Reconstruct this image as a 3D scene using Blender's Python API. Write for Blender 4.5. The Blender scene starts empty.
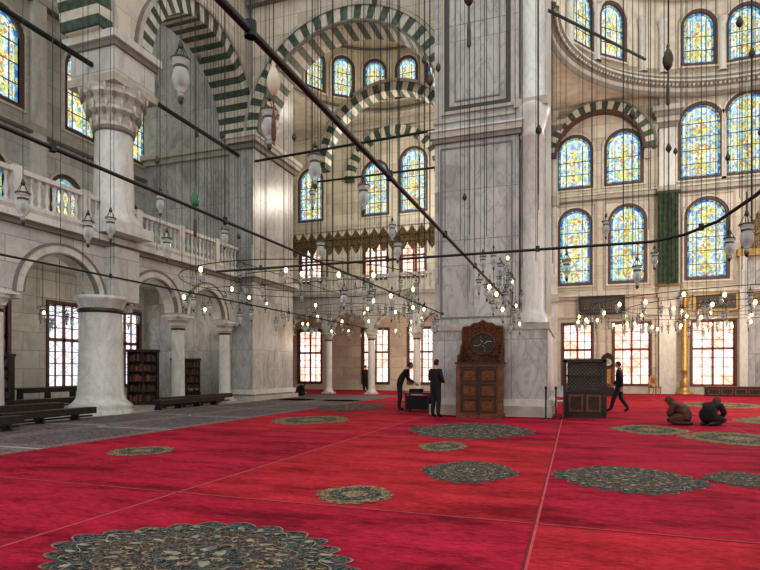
import bpy, bmesh, math, random
from math import sin, cos, pi, radians, sqrt
from mathutils import Vector, Matrix
from mathutils.geometry import tessellate_polygon
random.seed(7)
scene = bpy.context.scene
try:
    scene.view_settings.view_transform = 'Standard'
    scene.view_settings.look = 'Medium High Contrast'
except Exception as ex: print('look', ex)

# ------------------------------------------------------------------ materials
class NT:
    def __init__(s, name):
        s.m = bpy.data.materials.new(name); s.m.use_nodes = True
        s.t = s.m.node_tree; s.t.nodes.clear()
        s.out = s.n('ShaderNodeOutputMaterial')
    def n(s, typ, **kw):
        nd = s.t.nodes.new(typ)
        for k, v in kw.items(): setattr(nd, k, v)
        return nd
    def l(s, a, b): s.t.links.new(a, b)
    def ramp(s, fac, stops, interp='LINEAR'):
        r = s.n('ShaderNodeValToRGB'); cr = r.color_ramp; cr.interpolation = interp
        while len(cr.elements) < len(stops): cr.elements.new(0.5)
        for e, (p, c) in zip(cr.elements, stops):
            e.position = p; e.color = (c[0], c[1], c[2], 1)
        s.l(fac, r.inputs[0]); return r.outputs[0]
    def wallvec(s, scale=1.0):
        g = s.n('ShaderNodeNewGeometry'); sp = s.n('ShaderNodeSeparateXYZ')
        s.l(g.outputs['Position'], sp.inputs[0])
        a = s.n('ShaderNodeMath', operation='ADD'); s.l(sp.outputs[0], a.inputs[0]); s.l(sp.outputs[1], a.inputs[1])
        c = s.n('ShaderNodeCombineXYZ'); s.l(a.outputs[0], c.inputs[0]); s.l(sp.outputs[2], c.inputs[1])
        m = s.n('ShaderNodeVectorMath', operation='SCALE'); s.l(c.outputs[0], m.inputs[0]); m.inputs[3].default_value = scale
        return m.outputs[0]
    def pos(s, sc=(1,1,1)):
        g = s.n('ShaderNodeNewGeometry'); m = s.n('ShaderNodeVectorMath', operation='MULTIPLY')
        s.l(g.outputs['Position'], m.inputs[0]); m.inputs[1].default_value = sc
        return m.outputs[0]
    def mix(s, fac, a, b, mode='MIX'):
        m = s.n('ShaderNodeMix', data_type='RGBA', blend_type=mode)
        for sock, v in ((m.inputs[0], fac), (m.inputs[6], a), (m.inputs[7], b)):
            if hasattr(v, 'is_linked'): s.l(v, sock)
            elif isinstance(v, (tuple, list)): sock.default_value = (v[0], v[1], v[2], 1)
            else: sock.default_value = v
        return m.outputs[2]
    def bsdf(s, col, rough=0.6, metal=0.0, bump=None, bstr=0.2, spec=None):
        b = s.n('ShaderNodeBsdfPrincipled')
        if hasattr(col, 'is_linked'): s.l(col, b.inputs['Base Color'])
        else: b.inputs['Base Color'].default_value = (col[0], col[1], col[2], 1)
        b.inputs['Roughness'].default_value = rough; b.inputs['Metallic'].default_value = metal
        if spec is not None: b.inputs['Specular IOR Level'].default_value = spec
        if bump is not None:
            bp = s.n('ShaderNodeBump'); bp.inputs['Strength'].default_value = bstr; bp.inputs['Distance'].default_value = 0.02
            s.l(bump, bp.inputs['Height']); s.l(bp.outputs[0], b.inputs['Normal'])
        s.l(b.outputs[0], s.out.inputs[0]); return b

def simple(name, col, rough=0.6, metal=0.0, var=0.15, scale=8.0):
    t = NT(name)
    nz = t.n('ShaderNodeTexNoise'); nz.inputs['Scale'].default_value = scale; t.l(t.pos(), nz.inputs['Vector'])
    c = t.ramp(nz.outputs[0], [(0.3, [x*(1-var) for x in col]), (0.7, [min(1, x*(1+var)) for x in col])])
    t.bsdf(c, rough, metal, nz.outputs[0], 0.1); return t.m

def marble(name, base, vein, amount=0.5, vs=(.6,.6,.3), bw=1.6, bh=0.9, joint=0.012, rough=0.45, cloud=.3, off=.5, tone=.82):
    t = NT(name); v = t.wallvec(); p = t.pos(vs)
    br = t.n('ShaderNodeTexBrick'); br.offset = off; br.inputs['Scale'].default_value = 1; br.inputs['Brick Width'].default_value = bw; br.inputs['Row Height'].default_value = bh
    br.inputs['Mortar Size'].default_value = joint; br.inputs['Mortar Smooth'].default_value = .3
    br.inputs['Color1'].default_value = (1,1,1,1); br.inputs['Color2'].default_value = (tone,tone,tone*1.01,1); br.inputs['Mortar'].default_value = (.42,.41,.40,1)
    t.l(v, br.inputs['Vector'])
    sh = t.n('ShaderNodeVectorMath', operation='MULTIPLY_ADD'); t.l(br.outputs[0], sh.inputs[0]); sh.inputs[1].default_value = (3,3,3); t.l(p, sh.inputs[2])
    n1 = t.n('ShaderNodeTexNoise'); n1.inputs['Scale'].default_value = 1.2; n1.inputs['Detail'].default_value = 9; n1.inputs['Roughness'].default_value = .62; n1.inputs['Distortion'].default_value = 1.0
    t.l(sh.outputs[0], n1.inputs['Vector'])
    n2 = t.n('ShaderNodeTexNoise'); n2.inputs['Scale'].default_value = 2.2; n2.inputs['Detail'].default_value = 6; n2.inputs['Roughness'].default_value = .55; n2.inputs['Distortion'].default_value = 1.6
    t.l(sh.outputs[0], n2.inputs['Vector'])
    c1 = t.ramp(n1.outputs[0], [(0.36, [x*(1-cloud) for x in base]), (0.52, base), (0.68, [min(1, x*(1+cloud*.3)) for x in base])])
    fv = t.ramp(n2.outputs[0], [(0.44, (0,0,0)), (0.487, (.55,.55,.55)), (0.5, (1,1,1)), (0.515, (.4,.4,.4)), (0.56, (0,0,0))])
    fm = t.n('ShaderNodeMath', operation='MULTIPLY'); t.l(fv, fm.inputs[0]); fm.inputs[1].default_value = amount
    c2 = t.mix(fm.outputs[0], c1, vein)
    c3 = t.mix(1.0, c2, br.outputs[0], 'MULTIPLY')
    t.bsdf(c3, rough, 0, br.outputs[1], -0.15); return t.m

M = {}
M['pier'] = marble('pier_marble', (.51,.51,.49), (.16,.17,.175), .5, (.75,.75,.34), 1.05, 2.4, .009, .3, .34, 0, .82)
M['wallm'] = marble('wall_marble', (.60,.60,.57), (.34,.35,.35), .32, (.8,.8,.5), 1.5, .75, .011, .5, .22, .5, .84)
M['cream'] = marble('cream_plaster', (.67,.62,.52), (.50,.45,.38), .3, (.5,.5,.5), 1.8, .8, .010, .7, .18)
M['white'] = marble('white_marble', (.67,.67,.635), (.36,.37,.37), .4, (1.2,1.2,.5), 30, 30, .0, .35, .22)
M['trimw'] = simple('trim_stone', (.44,.415,.37), .6, 0, .16, 3)
M['trimd'] = simple('trim_stone_dark', (.21,.195,.17), .6, 0, .14, 3)
M['dome'] = simple('dome_plaster', (.64,.595,.50), .8, 0, .14, 2)
M['green'] = simple('verde_marble', (.06,.095,.072), .45, 0, .5, 5)
M['vwhite'] = simple('voussoir_white', (.58,.55,.47), .5, 0, .16, 4)
M['darkline'] = simple('dark_inlay', (.06,.055,.055), .4)
M['wood'] = simple('walnut', (.13,.05,.026), .45, 0, .4, 9)
M['woodd'] = simple('dark_wood', (.028,.018,.014), .5, 0, .4, 9)
M['redwood'] = simple('red_wood', (.26,.09,.06), .5, 0, .3, 9)
M['gold'] = simple('gilt', (.42,.27,.10), .4, .6, .3, 12)
M['bronze'] = simple('bronze', (.07,.065,.05), .4, .6, .3, 12)
M['iron'] = simple('dark_iron', (.016,.026,.025), .5, .3, .3, 12)
M['brown'] = simple('window_surround', (.12,.06,.055), .6, 0, .2, 5)
M['greencloth'] = simple('green_cloth', (.045,.07,.045), .9, 0, .5, 4)
M['greenglass'] = simple('green_glass', (.02,.12,.045), .15, 0, .3, 9)
M['cream2'] = simple('ceramic_cream', (.50,.47,.36), .3, 0, .15, 9)
M['tassel'] = simple('tassel_cord', (.14,.08,.055), .9, 0, .3, 30)
M['whitepl'] = simple('white_plastic', (.7,.7,.7), .4, 0, .05, 9)

def emis(name, build, strength):
    t = NT(name); e = t.n('ShaderNodeEmission'); e.inputs[1].default_value = strength
    c = build(t)
    if hasattr(c, 'is_linked'): t.l(c, e.inputs[0])
    else: e.inputs[0].default_value = (*c, 1)
    t.l(e.outputs[0], t.out.inputs[0]); return t.m
def stained(stops, scale, lead=.05):
    def f(t):
        v = t.wallvec()
        vo = t.n('ShaderNodeTexVoronoi'); vo.inputs['Scale'].default_value = scale; t.l(v, vo.inputs['Vector'])
        sp = t.n('ShaderNodeSeparateColor'); t.l(vo.outputs['Color'], sp.inputs[0])
        c = t.ramp(sp.outputs[0], stops, 'CONSTANT')
        ve = t.n('ShaderNodeTexVoronoi'); ve.feature = 'DISTANCE_TO_EDGE'; ve.inputs['Scale'].default_value = scale; t.l(v, ve.inputs['Vector'])
        ed = t.ramp(ve.outputs[0], [(0.0, (.25,.3,.35)), (lead, (1,1,1))])
        return t.mix(1.0, c, ed, 'MULTIPLY')
    return f
M['gl_a'] = emis('stained_glass_pale', stained([(0,(.46,.66,.80)),(.22,(.82,.92,.92)),(.52,(.62,.80,.78)),(.74,(.28,.46,.72)),(.86,(.80,.76,.35))], 6.5), 1.1)
M['gl_b'] = emis('stained_glass_gold', stained([(0,(.85,.76,.22)),(.38,(.50,.70,.38)),(.56,(.90,.90,.66)),(.78,(.72,.30,.16)),(.93,(.2,.4,.7))], 8), 1.05)
M['gl_c'] = emis('stained_glass_blue', stained([(0,(.05,.20,.52)),(.32,(.14,.42,.62)),(.60,(.35,.58,.40)),(.80,(.66,.60,.15))], 7), .9)
def daylight(t):
    n = t.n('ShaderNodeTexNoise'); n.inputs['Scale'].default_value = .9; t.l(t.pos(), n.inputs['Vector'])
    return t.ramp(n.outputs[0], [(0.35,(1,.52,.38)),(0.5,(1,.78,.66)),(0.62,(1,.93,.88))])
M['day'] = emis('daylight_glass', daylight, 1.5)
M['dayb'] = emis('daylight_glass_cool', lambda t: (.80,.88,1), 1.2)
M['bulb'] = emis('warm_bulb', lambda t: (1,.68,.28), 8)
t = NT('lamp_glass'); a = t.n('ShaderNodeBsdfPrincipled'); a.inputs['Base Color'].default_value = (.56,.62,.60,1); a.inputs['Roughness'].default_value = .08
b = t.n('ShaderNodeBsdfTransparent'); b.inputs[0].default_value = (.85,.9,.9,1); mx = t.n('ShaderNodeMixShader'); mx.inputs[0].default_value = .5
t.l(b.outputs[0], mx.inputs[1]); t.l(a.outputs[0], mx.inputs[2]); t.l(mx.outputs[0], t.out.inputs[0]); M['glass'] = t.m
def carpet(name, base, dark):
    t = NT(name)
    n1 = t.n('ShaderNodeTexNoise'); n1.inputs['Scale'].default_value = 1.0; n1.inputs['Detail'].default_value = 9; n1.inputs['Roughness'].default_value = .76; t.l(t.pos((.5,1.5,1)), n1.inputs['Vector'])
    n2 = t.n('ShaderNodeTexNoise'); n2.inputs['Scale'].default_value = 26; n2.inputs['Detail'].default_value = 5; n2.inputs['Roughness'].default_value = .7; t.l(t.pos((.5,1.5,1)), n2.inputs['Vector'])
    c = t.ramp(n1.outputs[0], [(.38, dark), (.51, base), (.64, [min(1,x*1.3) for x in base])])
    c2 = t.ramp(n2.outputs[0], [(.33, (.48,.48,.48)), (.6, (1,1,1))])
    c3 = t.mix(1.0, c, c2, 'MULTIPLY')
    t.bsdf(c3, .95, 0, n2.outputs[0], .5, .1)
    return t.m
M['red'] = carpet('red_wool', (.43,.022,.056), (.20,.009,.026))
M['red2'] = carpet('red_wool_warm', (.48,.032,.052), (.25,.013,.025))
def ornament(name, ground, c1, c2, sc, w0=.04):
    t = NT(name)
    vo = t.n('ShaderNodeTexVoronoi'); vo.feature = 'DISTANCE_TO_EDGE'; vo.inputs['Scale'].default_value = sc; t.l(t.pos(), vo.inputs['Vector'])
    w = t.n('ShaderNodeTexNoise'); w.inputs['Scale'].default_value = sc*1.3; w.inputs['Detail'].default_value = 2; w.inputs['Distortion'].default_value = 2.5; t.l(t.pos(), w.inputs['Vector'])
    f1 = t.ramp(w.outputs[0], [(.42,(0,0,0)),(.45,(1,1,1)),(.49,(1,1,1)),(.52,(0,0,0))])
    f2 = t.ramp(vo.outputs[0], [(.0,(1,1,1)),(w0,(.8,.8,.8)),(w0*1.6,(0,0,0))])
    c = t.mix(f1, ground, c1); c = t.mix(f2, c, c2)
    t.bsdf(c, .95, 0, w.outputs[0], .3, .1); return t.m
M['orn'] = ornament('medallion_wool', (.026,.028,.042), (.20,.17,.12), (.07,.10,.10), 8)
M['orn2'] = ornament('medallion_core_wool', (.06,.035,.035), (.25,.20,.13), (.04,.07,.09), 9)
M['orng'] = ornament('medallion_gold_wool', (.07,.06,.045), (.40,.29,.15), (.36,.28,.17), 8)
M['ornb'] = simple('medallion_outline_wool', (.20,.15,.11), .95, 0, .5, 14)
M['petal'] = simple('petal_wool', (.24,.22,.17), .95, 0, .5, 14)
M['ornr'] = ornament('grey_rug_wool', (.085,.09,.105), (.25,.23,.23), (.15,.08,.085), 3.5)
M['ornr2'] = ornament('grey_rug_border', (.20,.19,.19), (.07,.07,.08), (.25,.22,.2), 7)
M['seam'] = simple('carpet_seam', (.17,.010,.020), .95)
M['seaml'] = simple('carpet_edge', (.48,.07,.09), .95)
M['inlay'] = ornament('walnut_inlay', (.14,.05,.025), (.30,.12,.05), (.24,.13,.06), 12)
M['inlayd'] = ornament('walnut_openwork', (.03,.014,.010), (.19,.08,.04), (.14,.065,.035), 11, .07)
M['stone'] = simple('floor_stone', (.36,.35,.33), .5)
M['black'] = simple('black_cloth', (.014,.014,.018), .9, 0, .3, 20)
M['navy'] = simple('dark_trousers', (.018,.02,.028), .9, 0, .3, 20)
M['browncl'] = simple('brown_coat', (.10,.045,.03), .95, 0, .3, 20)
M['skin'] = simple('skin', (.50,.30,.22), .6, 0, .08, 20)
M['hair'] = simple('dark_hair', (.02,.015,.012), .8, 0, .3, 40)
M['eye'] = simple('eye', (.05,.04,.04), .3)
M['lip'] = simple('lips', (.35,.13,.11), .5)
M['frieze'] = ornament('carved_frieze', (.10,.07,.045), (.38,.28,.15), (.31,.23,.12), 5)
M['paint'] = ornament('painted_band', (.46,.41,.33), (.27,.23,.17), (.36,.26,.16), 4)
M['books'] = ornament('book_spines', (.10,.07,.05), (.35,.25,.12), (.02,.02,.02), 14)

# ------------------------------------------------------------------ mesh batch
class MB:
    def __init__(s): s.v = []; s.f = []; s.mi = []; s.mats = []; s.sm = []
    def m(s, k):
        if k not in s.mats: s.mats.append(k)
        return s.mats.index(k)
    def add(s, vs, fs, k, smooth=False):
        o = len(s.v); s.v += [tuple(p) for p in vs]; i = s.m(k)
        for f in fs: s.f.append([a+o for a in f]); s.mi.append(i); s.sm.append(smooth)
    def box(s, x0,x1,y0,y1,z0,z1,k):
        vs = [(x,y,z) for z in (z0,z1) for y in (y0,y1) for x in (x0,x1)]
        s.add(vs, [(0,2,3,1),(4,5,7,6),(0,1,5,4),(2,6,7,3),(0,4,6,2),(1,3,7,5)], k)
    def lathe(s, cx,cy,prof,k,n=20,a0=0,a1=2*pi,smooth=True):
        full = abs(a1-a0-2*pi) < 1e-6; cols = n if full else n+1
        vs = []
        for i in range(cols):
            a = a0+(a1-a0)*i/n
            for r,z in prof: vs.append((cx+r*cos(a), cy+r*sin(a), z))
        P = len(prof); fs = []
        for i in range(n):
            j = (i+1) % cols
            for q in range(P-1): fs.append((i*P+q, j*P+q, j*P+q+1, i*P+q+1))
        s.add(vs, fs, k, smooth)
    def tube(s, pts, r, k, n=6):
        pts = [Vector(p) for p in pts]; vs = []; fs = []
        for i,p in enumerate(pts):
            d = (pts[min(i+1,len(pts)-1)]-pts[max(i-1,0)]).normalized()
            u = d.cross(Vector((0,0,1)))
            if u.length < .01: u = d.cross(Vector((1,0,0)))
            u.normalize(); w = d.cross(u)
            for j in range(n):
                a = 2*pi*j/n; vs.append(p+u*cos(a)*r+w*sin(a)*r)
        for i in range(len(pts)-1):
            for j in range(n): fs.append((i*n+j, i*n+(j+1)%n, (i+1)*n+(j+1)%n, (i+1)*n+j))
        s.add(vs, fs, k, True)
    def uv(s, ax, u, w, d):
        return (u, d, w) if ax == 'Y' else ((d, u, w) if ax == 'X' else (u, w, d))
    def panel(s, outer, holes, ax, p0, p1, k, sidek=None):
        loops = [outer]+holes; flat = [q for L in loops for q in L]
        tris = tessellate_polygon([[Vector((q[0],q[1],0)) for q in L] for L in loops])
        for d in (p0,p1): s.add([s.uv(ax,q[0],q[1],d) for q in flat], tris, k)
        for L in loops:
            n = len(L)
            vs = [s.uv(ax,q[0],q[1],p0) for q in L]+[s.uv(ax,q[0],q[1],p1) for q in L]
            s.add(vs, [(i,(i+1)%n,n+(i+1)%n,n+i) for i in range(n)], sidek or k)
    def vouss(s, ax, uc, zc, ri, ro, p0, p1, n, ks=('green','vwhite'), a0=0, a1=pi, sub=2):
        ratio = [1.0 if i%2==0 else 0.95 for i in range(n)]; T = sum(ratio); a = a0
        for i in range(n):
            da = (a1-a0)*ratio[i]/T
            vs = []
            for j in range(sub+1):
                b = a+da*j/sub
                for r in (ri,ro):
                    for p in (p0,p1): vs.append(s.uv(ax, uc+r*cos(b), zc+r*sin(b), p))
            fs = []
            for j in range(sub):
                o = 4*j
                fs += [(o,o+1,o+5,o+4),(o+2,o+6,o+7,o+3),(o,o+4,o+6,o+2),(o+1,o+3,o+7,o+5)]
            fs += [(0,2,3,1),(4*sub,4*sub+1,4*sub+3,4*sub+2)]
            s.add(vs, fs, ks[i%2]); a += da
    def obj(s, name, parent=None, loc=None, rotz=None, recalc=True):
        me = bpy.data.meshes.new(name); me.from_pydata(s.v, [], s.f)
        for k in s.mats: me.materials.append(M[k])
        me.polygons.foreach_set('material_index', s.mi); me.polygons.foreach_set('use_smooth', s.sm)
        if recalc:
            bm = bmesh.new(); bm.from_mesh(me); bmesh.ops.recalc_face_normals(bm, faces=bm.faces); bm.to_mesh(me); bm.free()
        ob = bpy.data.objects.new(name, me); scene.collection.objects.link(ob)
        if parent: ob.parent = parent
        if loc: ob.location = loc
        if rotz is not None: ob.rotation_euler = (0,0,rotz)
        return ob
def empty(name, loc=(0,0,0), rotz=0):
    e = bpy.data.objects.new(name, None); e.empty_display_size = .2; scene.collection.objects.link(e)
    e.location = loc; e.rotation_euler = (0,0,rotz); return e
def arch(uc, w, z0, z1, n=14):
    r = w/2; zs = z1-r
    return [(uc-r,z0)]+[(uc-r*cos(pi*i/n), zs+r*sin(pi*i/n)) for i in range(n+1)]+[(uc+r,z0)]
def rect(u0,u1,z0,z1): return [(u0,z0),(u0,z1),(u1,z1),(u1,z0)]

# ------------------------------------------------------------------ floor & carpets
b = MB(); b.box(-22,22,-6,38.5,-.2,0,'stone'); b.obj('floor')
cp = MB()
xs = [-13.9,-9.1,-4.4,-.35,3.7,7.75,11.8,15.9,20]
ys = [-5,-.6,5.35,11.6,17.0,23.5,30.0,37]
for i in range(1, len(xs)-1):
    for j in range(len(ys)-1):
        x0,x1,y0,y1 = xs[i]+.01, xs[i+1]-.01, ys[j]+.01, ys[j+1]-.01
        cp.box(x0,x1,y0,y1,0,.02,'red2' if (i>=3 and j<2) or (i+j)%4==0 else 'red')
for x in xs[1:-1]: cp.box(x-.008,x+.012,-5,37,0,.024,'seam'); cp.box(x+.012,x+.034,-5,37,0,.0235,'seaml')
for y in ys[1:-1]: cp.box(-9.1,20,y-.010,y+.010,0,.0245,'seam'); cp.box(-9.1,20,y+.010,y+.028,0,.0238,'seaml')
carp = cp.obj('prayer_carpet')
g = MB()
yy = 4.2
while yy < 22:
    for (x0,x1,dy) in ((-11.5,-9.2,0),(-13.9,-11.6,.3)):
        g.box(x0,x1,yy+dy,yy+dy+3.3,0,.016,'ornr2'); g.box(x0+.3,x1-.3,yy+dy+.3,yy+dy+3.0,0,.018,'ornr'); g.box(x0+.26,x1-.26,yy+dy+.26,yy+dy+3.04,0,.017,'seam')
    yy += 3.5
g.box(-20,-9.2,23.5,30,0,.018,'ornr'); g.box(-20,-9.2,30,37,0,.018,'red')
g.obj('patterned_rug')
def medal(x,y,rx,ry,k,lobes=6):
    m = MB(); N = 192
    core = 'orn2' if k=='orn' else 'orn'
    def outline(sc, am, n_):
        o=[]
        for i in range(N):
            a=2*pi*i/N
            f=sc*(1-am+am*1.6*abs(sin(n_*a/2))+.05*cos(4*a)+.025*cos(6*a+.6))
            o.append((x+rx*f*cos(a), y+ry*f*sin(a)))
        return o
    z=.025
    for sc,am,n_,kk in ((1.02,.07,3*lobes,'ornb'),(1.0,.07,3*lobes,k),(.70,.07,2*lobes,'ornb'),(.685,.07,2*lobes,core),(.36,.09,lobes*2,'ornb'),(.34,.09,lobes*2,k)):
        m.add([(p[0],p[1],z) for p in outline(sc,am,n_)],[list(range(N))],kk); z+=.0012
    rnd=random.Random(int(abs(x*100)+abs(y*10)))
    for R,cnt,s,ph in ((.86,4*lobes,.036,.5),(.77,6*lobes,.020,.25),(.55,3*lobes,.036,0),(.46,4*lobes,.018,.5),(.18,lobes,.05,0),(.06,5,.022,0)):
        for q in range(cnt):
            a=2*pi*(q+ph+rnd.uniform(-.15,.15))/cnt; RR=R+rnd.uniform(-.02,.02); px=RR*cos(a); py=RR*sin(a); tl=rnd.uniform(-.7,.7)
            pts=[]
            for w in range(10):
                b_=2*pi*w/10; uu=s*1.4*cos(b_)*(1+.3*cos(3*b_)); vv=s*.8*sin(b_)
                pts.append((x+rx*(px+uu*cos(a+tl)-vv*sin(a+tl)), y+ry*(py+uu*sin(a+tl)+vv*cos(a+tl)), z))
            m.add(pts,[list(range(10))],'petal' if q%3 else 'orng')
    for R,amp,wv in ((.86,.05,2*lobes),(.52,.05,lobes*2)):
        vs=[];Nn=200
        for i in range(Nn):
            a=2*pi*i/Nn
            for dr in (-.006,.006):
                rr=R+amp*sin(wv*a)+dr; vs.append((x+rx*rr*cos(a),y+ry*rr*sin(a),z+.0006))
        m.add(vs,[(2*i,2*i+1,(2*i+3)%(2*Nn),(2*i+2)%(2*Nn)) for i in range(Nn)],'petal')
    m.obj('medallion', parent=carp, recalc=False)
for a in [(-2.72,3.55,1.20,.88,'orn',8),(-2.38,5.95,.42,.46,'orng',5),(-1.40,7.85,.62,.82,'orn',6),(.66,8.0,.88,.90,'orn',7),
          (-2.33,13.2,1.35,1.7,'orn',7),(-2.32,10.25,.42,.66,'orng',5),(-7.1,14.4,1.0,1.35,'orng',7),(-7.2,7.9,.52,.56,'orng',5),
          (-8.1,20,1.2,2.0,'orn',7),(1.7,14.7,.8,1.1,'orng',6),(3.2,13.4,1.0,1.2,'orng',7),(2.15,8.4,.5,.55,'orn',6),(6,18,1.6,2,'orng',7),(9,12,1.2,1.5,'orn',7),(5.6,26,1.6,2,'orng',7),(-6.5,26,1.4,2,'orng',7)]:
    medal(*a)

# ------------------------------------------------------------------ windows
wn = [0]
def window(ax, uc, w, z0, z1, d, s=-1, style='st', rotz=None, loc=None, frame='brown'):
    wn[0] += 1; m = MB(); e = s
    out = arch(uc,w,z0,z1) if style != 'rect' else rect(uc-w/2,uc+w/2,z0,z1)
    fr = .17 if style=='st' else .12
    big = arch(uc,w+2*fr,z0-fr,z1+fr) if style != 'rect' else rect(uc-w/2-fr,uc+w/2+fr,z0-fr,z1+fr)
    P = lambda t: (min(d+e*t[0],d+e*t[1]), max(d+e*t[0],d+e*t[1]))
    m.panel(big,[out],ax,*P((-.25,.06)),frame)
    if style=='st':
        big2 = arch(uc,w+2*fr+.22,z0-fr-.1,z1+fr+.11)
        m.panel(big2,[big],ax,*P((-.05,.10)),'vwhite')
        m.panel(out,[],ax,*P((-.16,-.12)),'gl_a')
        inn = arch(uc,w-.26,z0+.13,z1-.13)
        m.panel(out,[inn],ax,*P((-.12,-.10)),'gl_c')
        zz=z0+.55; k=0
        while zz < z1-.45:
            rr=(.34 if k%2==0 else .17)*w*.68; hh=.36 if k%2==0 else .2
            pts=[(uc+rr*cos(2*pi*i/20)*(1+.12*cos(8*pi*i/20)), zz+hh*sin(2*pi*i/20)*(1+.12*cos(8*pi*i/20))) for i in range(20)]
            m.panel(pts,[],ax,*P((-.119,-.095)),'gl_b'); zz+=.56; k+=1
        for sg in (-1,1):
            m.panel(rect(uc+sg*w*.34-.05,uc+sg*w*.34+.05,z0+.3,z1-w*.5),[],ax,*P((-.119,-.096)),'gl_b')
        m.panel(rect(uc-w/2,uc+w/2,z0,z0+.04),[],ax,*P((-.12,-.05)),'darkline')
        q = z0+.8
        while q < z1-w*.4:
            m.panel(rect(uc-w/2,uc+w/2,q-.018,q+.018),[],ax,*P((-.12,-.08)),'darkline'); q += .8
        for u in (-.25,.25):
            m.panel(rect(uc+u*w-.014,uc+u*w+.014,z0,z1-w*.3),[],ax,*P((-.12,-.08)),'darkline')
    else:
        m.panel(out,[],ax,*P((-.20,-.17)),'day' if ax=='Y' else 'dayb')
        mm = 'redwood'; nx = 4
        for i in range(nx+1):
            u = uc-w/2+w*i/nx; th = .06 if i in (0,nx) else (.06 if i==nx//2 else .022)
            m.panel(rect(u-th,u+th,z0,z1),[],ax,*P((-.15,-.08)),mm)
        nz = int((z1-z0)/.5)
        for i in range(nz+1):
            q = z0+(z1-z0)*i/nz; th = .06 if i in (0,nz) else (.07 if i==int(nz*.68) else .018)
            m.panel(rect(uc-w/2,uc+w/2,q-th,q+th),[],ax,*P((-.15,-.08)),mm)
        k = z0
        while k < z1-.2:
            for sgn in (1,-1):
                a = m.uv(ax, uc-sgn*w/2, k, d-e*.1); c = m.uv(ax, uc+sgn*w/2, min(z1,k+w*.9), d-e*.1)
                m.tube([a,c],.012,mm,4)
            k += .75
    return m.obj('window_%d'%wn[0], loc=loc, rotz=rotz)

back = []
for u,w in ((-18.6,1.8),(-13.4,1.9),(-10,1.9),(-6.5,1.9),(.2,1.7),(3.35,2.0),(7.74,2.2),(15,2.2)): back.append((u,w,.55,4.35,'rect'))
for u,w in ((.05,1.75),(3.1,1.9),(7.4,2.05),(15,2)): back.append((u,w,6.95,11.55,'st'))
for u,w,z0,z1 in ((0.02,1.9,13.05,16.2),(2.88,1.9,13.05,16.2),(7.08,2.1,12.95,17.2),(9.55,2.2,12.95,17.5),(14,2.2,12.95,17.3)): back.append((u,w,z0,z1,'st'))
for u in (-18.5,-13.4,-10.6,-7.0):
    back.append((u,1.7,8.0,10.5,'rect'))
    back.append((u,1.8,12.6,16.3 if u!=-10.6 else 16.9,'st'))
D = 37.5
m = MB()
holes = [arch(u,w+.02,z0,z1) if st!='rect' else rect(u-w/2,u+w/2,z0,z1) for (u,w,z0,z1,st) in back]
hl = [h for h,bk in zip(holes,back) if bk[0] < -5]; hr = [h for h,bk in zip(holes,back) if bk[0] > -5]
m.panel(rect(-22,-3,0,25),hl,'Y',D,D+.7,'cream')
m.panel(rect(-3,22,0,23),hr,'Y',D,D+.7,'cream')
m.obj('wall_back')
for (u,w,z0,z1,st) in back: window('Y',u,w,z0,z1,D,-1,st)
m = MB()
for z,h,dd,k in ((12.05,.08,.1,'trimd'),(12.13,.25,.18,'trimw'),(12.38,.12,.28,'vwhite'),(12.5,.05,.2,'trimd'),(5.9,.18,.15,'trimw'),(6.08,.12,.25,'vwhite'),(.0,.45,.12,'trimw')):
    m.box(-2.5,22,D-dd,D,z,z+h,k)
for z,h,dd in ((11.6,.3,.2),(18.6,.3,.3)): m.box(-22,-3,D-dd,D,z,z+h,'trimw')
for u in (-1.45,5.3,12.3):
    m.box(u-.45,u+.45,D-.25,D,0,18.0,'white'); m.box(u-.55,u+.55,D-.4,D,11.9,12.5,'trimw'); m.box(u-.55,u+.55,D-.4,D,5.8,6.25,'trimw')
    for k in range(4): m.box(u-.5-.12*k,u+.5+.12*k,D-.35-.12*k,D,16.0+.3*k,16.3+.3*k,'trimw' if k%2 else 'trimd')
m.obj('trim_1')
m = MB()
m.vouss('Y',1.45,14.9,2.62,3.15,D-.5,D,27)
m.vouss('Y',1.45,14.9,2.5,2.64,D-.56,D,22,('brown','brown'))
m.vouss('Y',1.45,14.9,3.15,3.27,D-.56,D,22,('trimd','trimd'))
m.vouss('Y',-12,15.0,3.0,3.6,D-.4,D,27)
m.vouss('Y',8.3,14.3,3.9,4.3,D-.3,D,31,('trimw','vwhite'))
m.obj('trim_2')
m = MB()
for (u,w,z0,z1,st) in back:
    if u > -5 and st=='rect':
        R=(u-w/2-.45,u+w/2+.45,z0-.2,z1+.5)
        m.panel(rect(*R),[rect(R[0]+.12,R[1]-.12,R[2]+.1,R[3]-.12)],'Y',D-.08,D,'trimw')
for u,w in ((.05,2.6),(3.1,2.7),(7.4,3.0),(10.6,2.2)):
    m.panel(rect(u-w/2,u+w/2,6.5,11.95),[rect(u-w/2+.1,u+w/2-.1,6.6,11.85)],'Y',D-.07,D,'trimw')
m.obj('trim_3')
m = MB()
for i in range(7):
    m.box(9.2+.18*i,12.4-.18*i,D-.35-.02*i,D,8.4+.42*i,8.4+.42*i+.40,'frieze')
m.box(8.9,12.7,D-.5,D,8.0,8.4,'gold'); m.box(9.0,9.4,D-.45,D,0,8.2,'white'); m.box(12.2,12.6,D-.45,D,0,8.2,'white')
m.box(9.4,12.2,D-.1,D,0,8.2,'pier'); m.box(9.2,12.4,D-.12,D,5.2,5.9,'frieze')
m.obj('mihrab_niche')
m = MB(); m.box(.35,2.9,D-.3,D-.2,4.95,6.0,'darkline'); m.panel(rect(.3,2.95,4.9,6.05),[rect(.42,2.83,5.02,5.93)],'Y',D-.36,D-.2,'woodd')
for i in range(9): m.tube([(.6+i*.25,D-.32,5.2+.2*(i%2)),(.7+i*.25,D-.32,5.7-.15*(i%3)),(.8+i*.24,D-.32,5.3)],.02,'gold',4)
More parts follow.
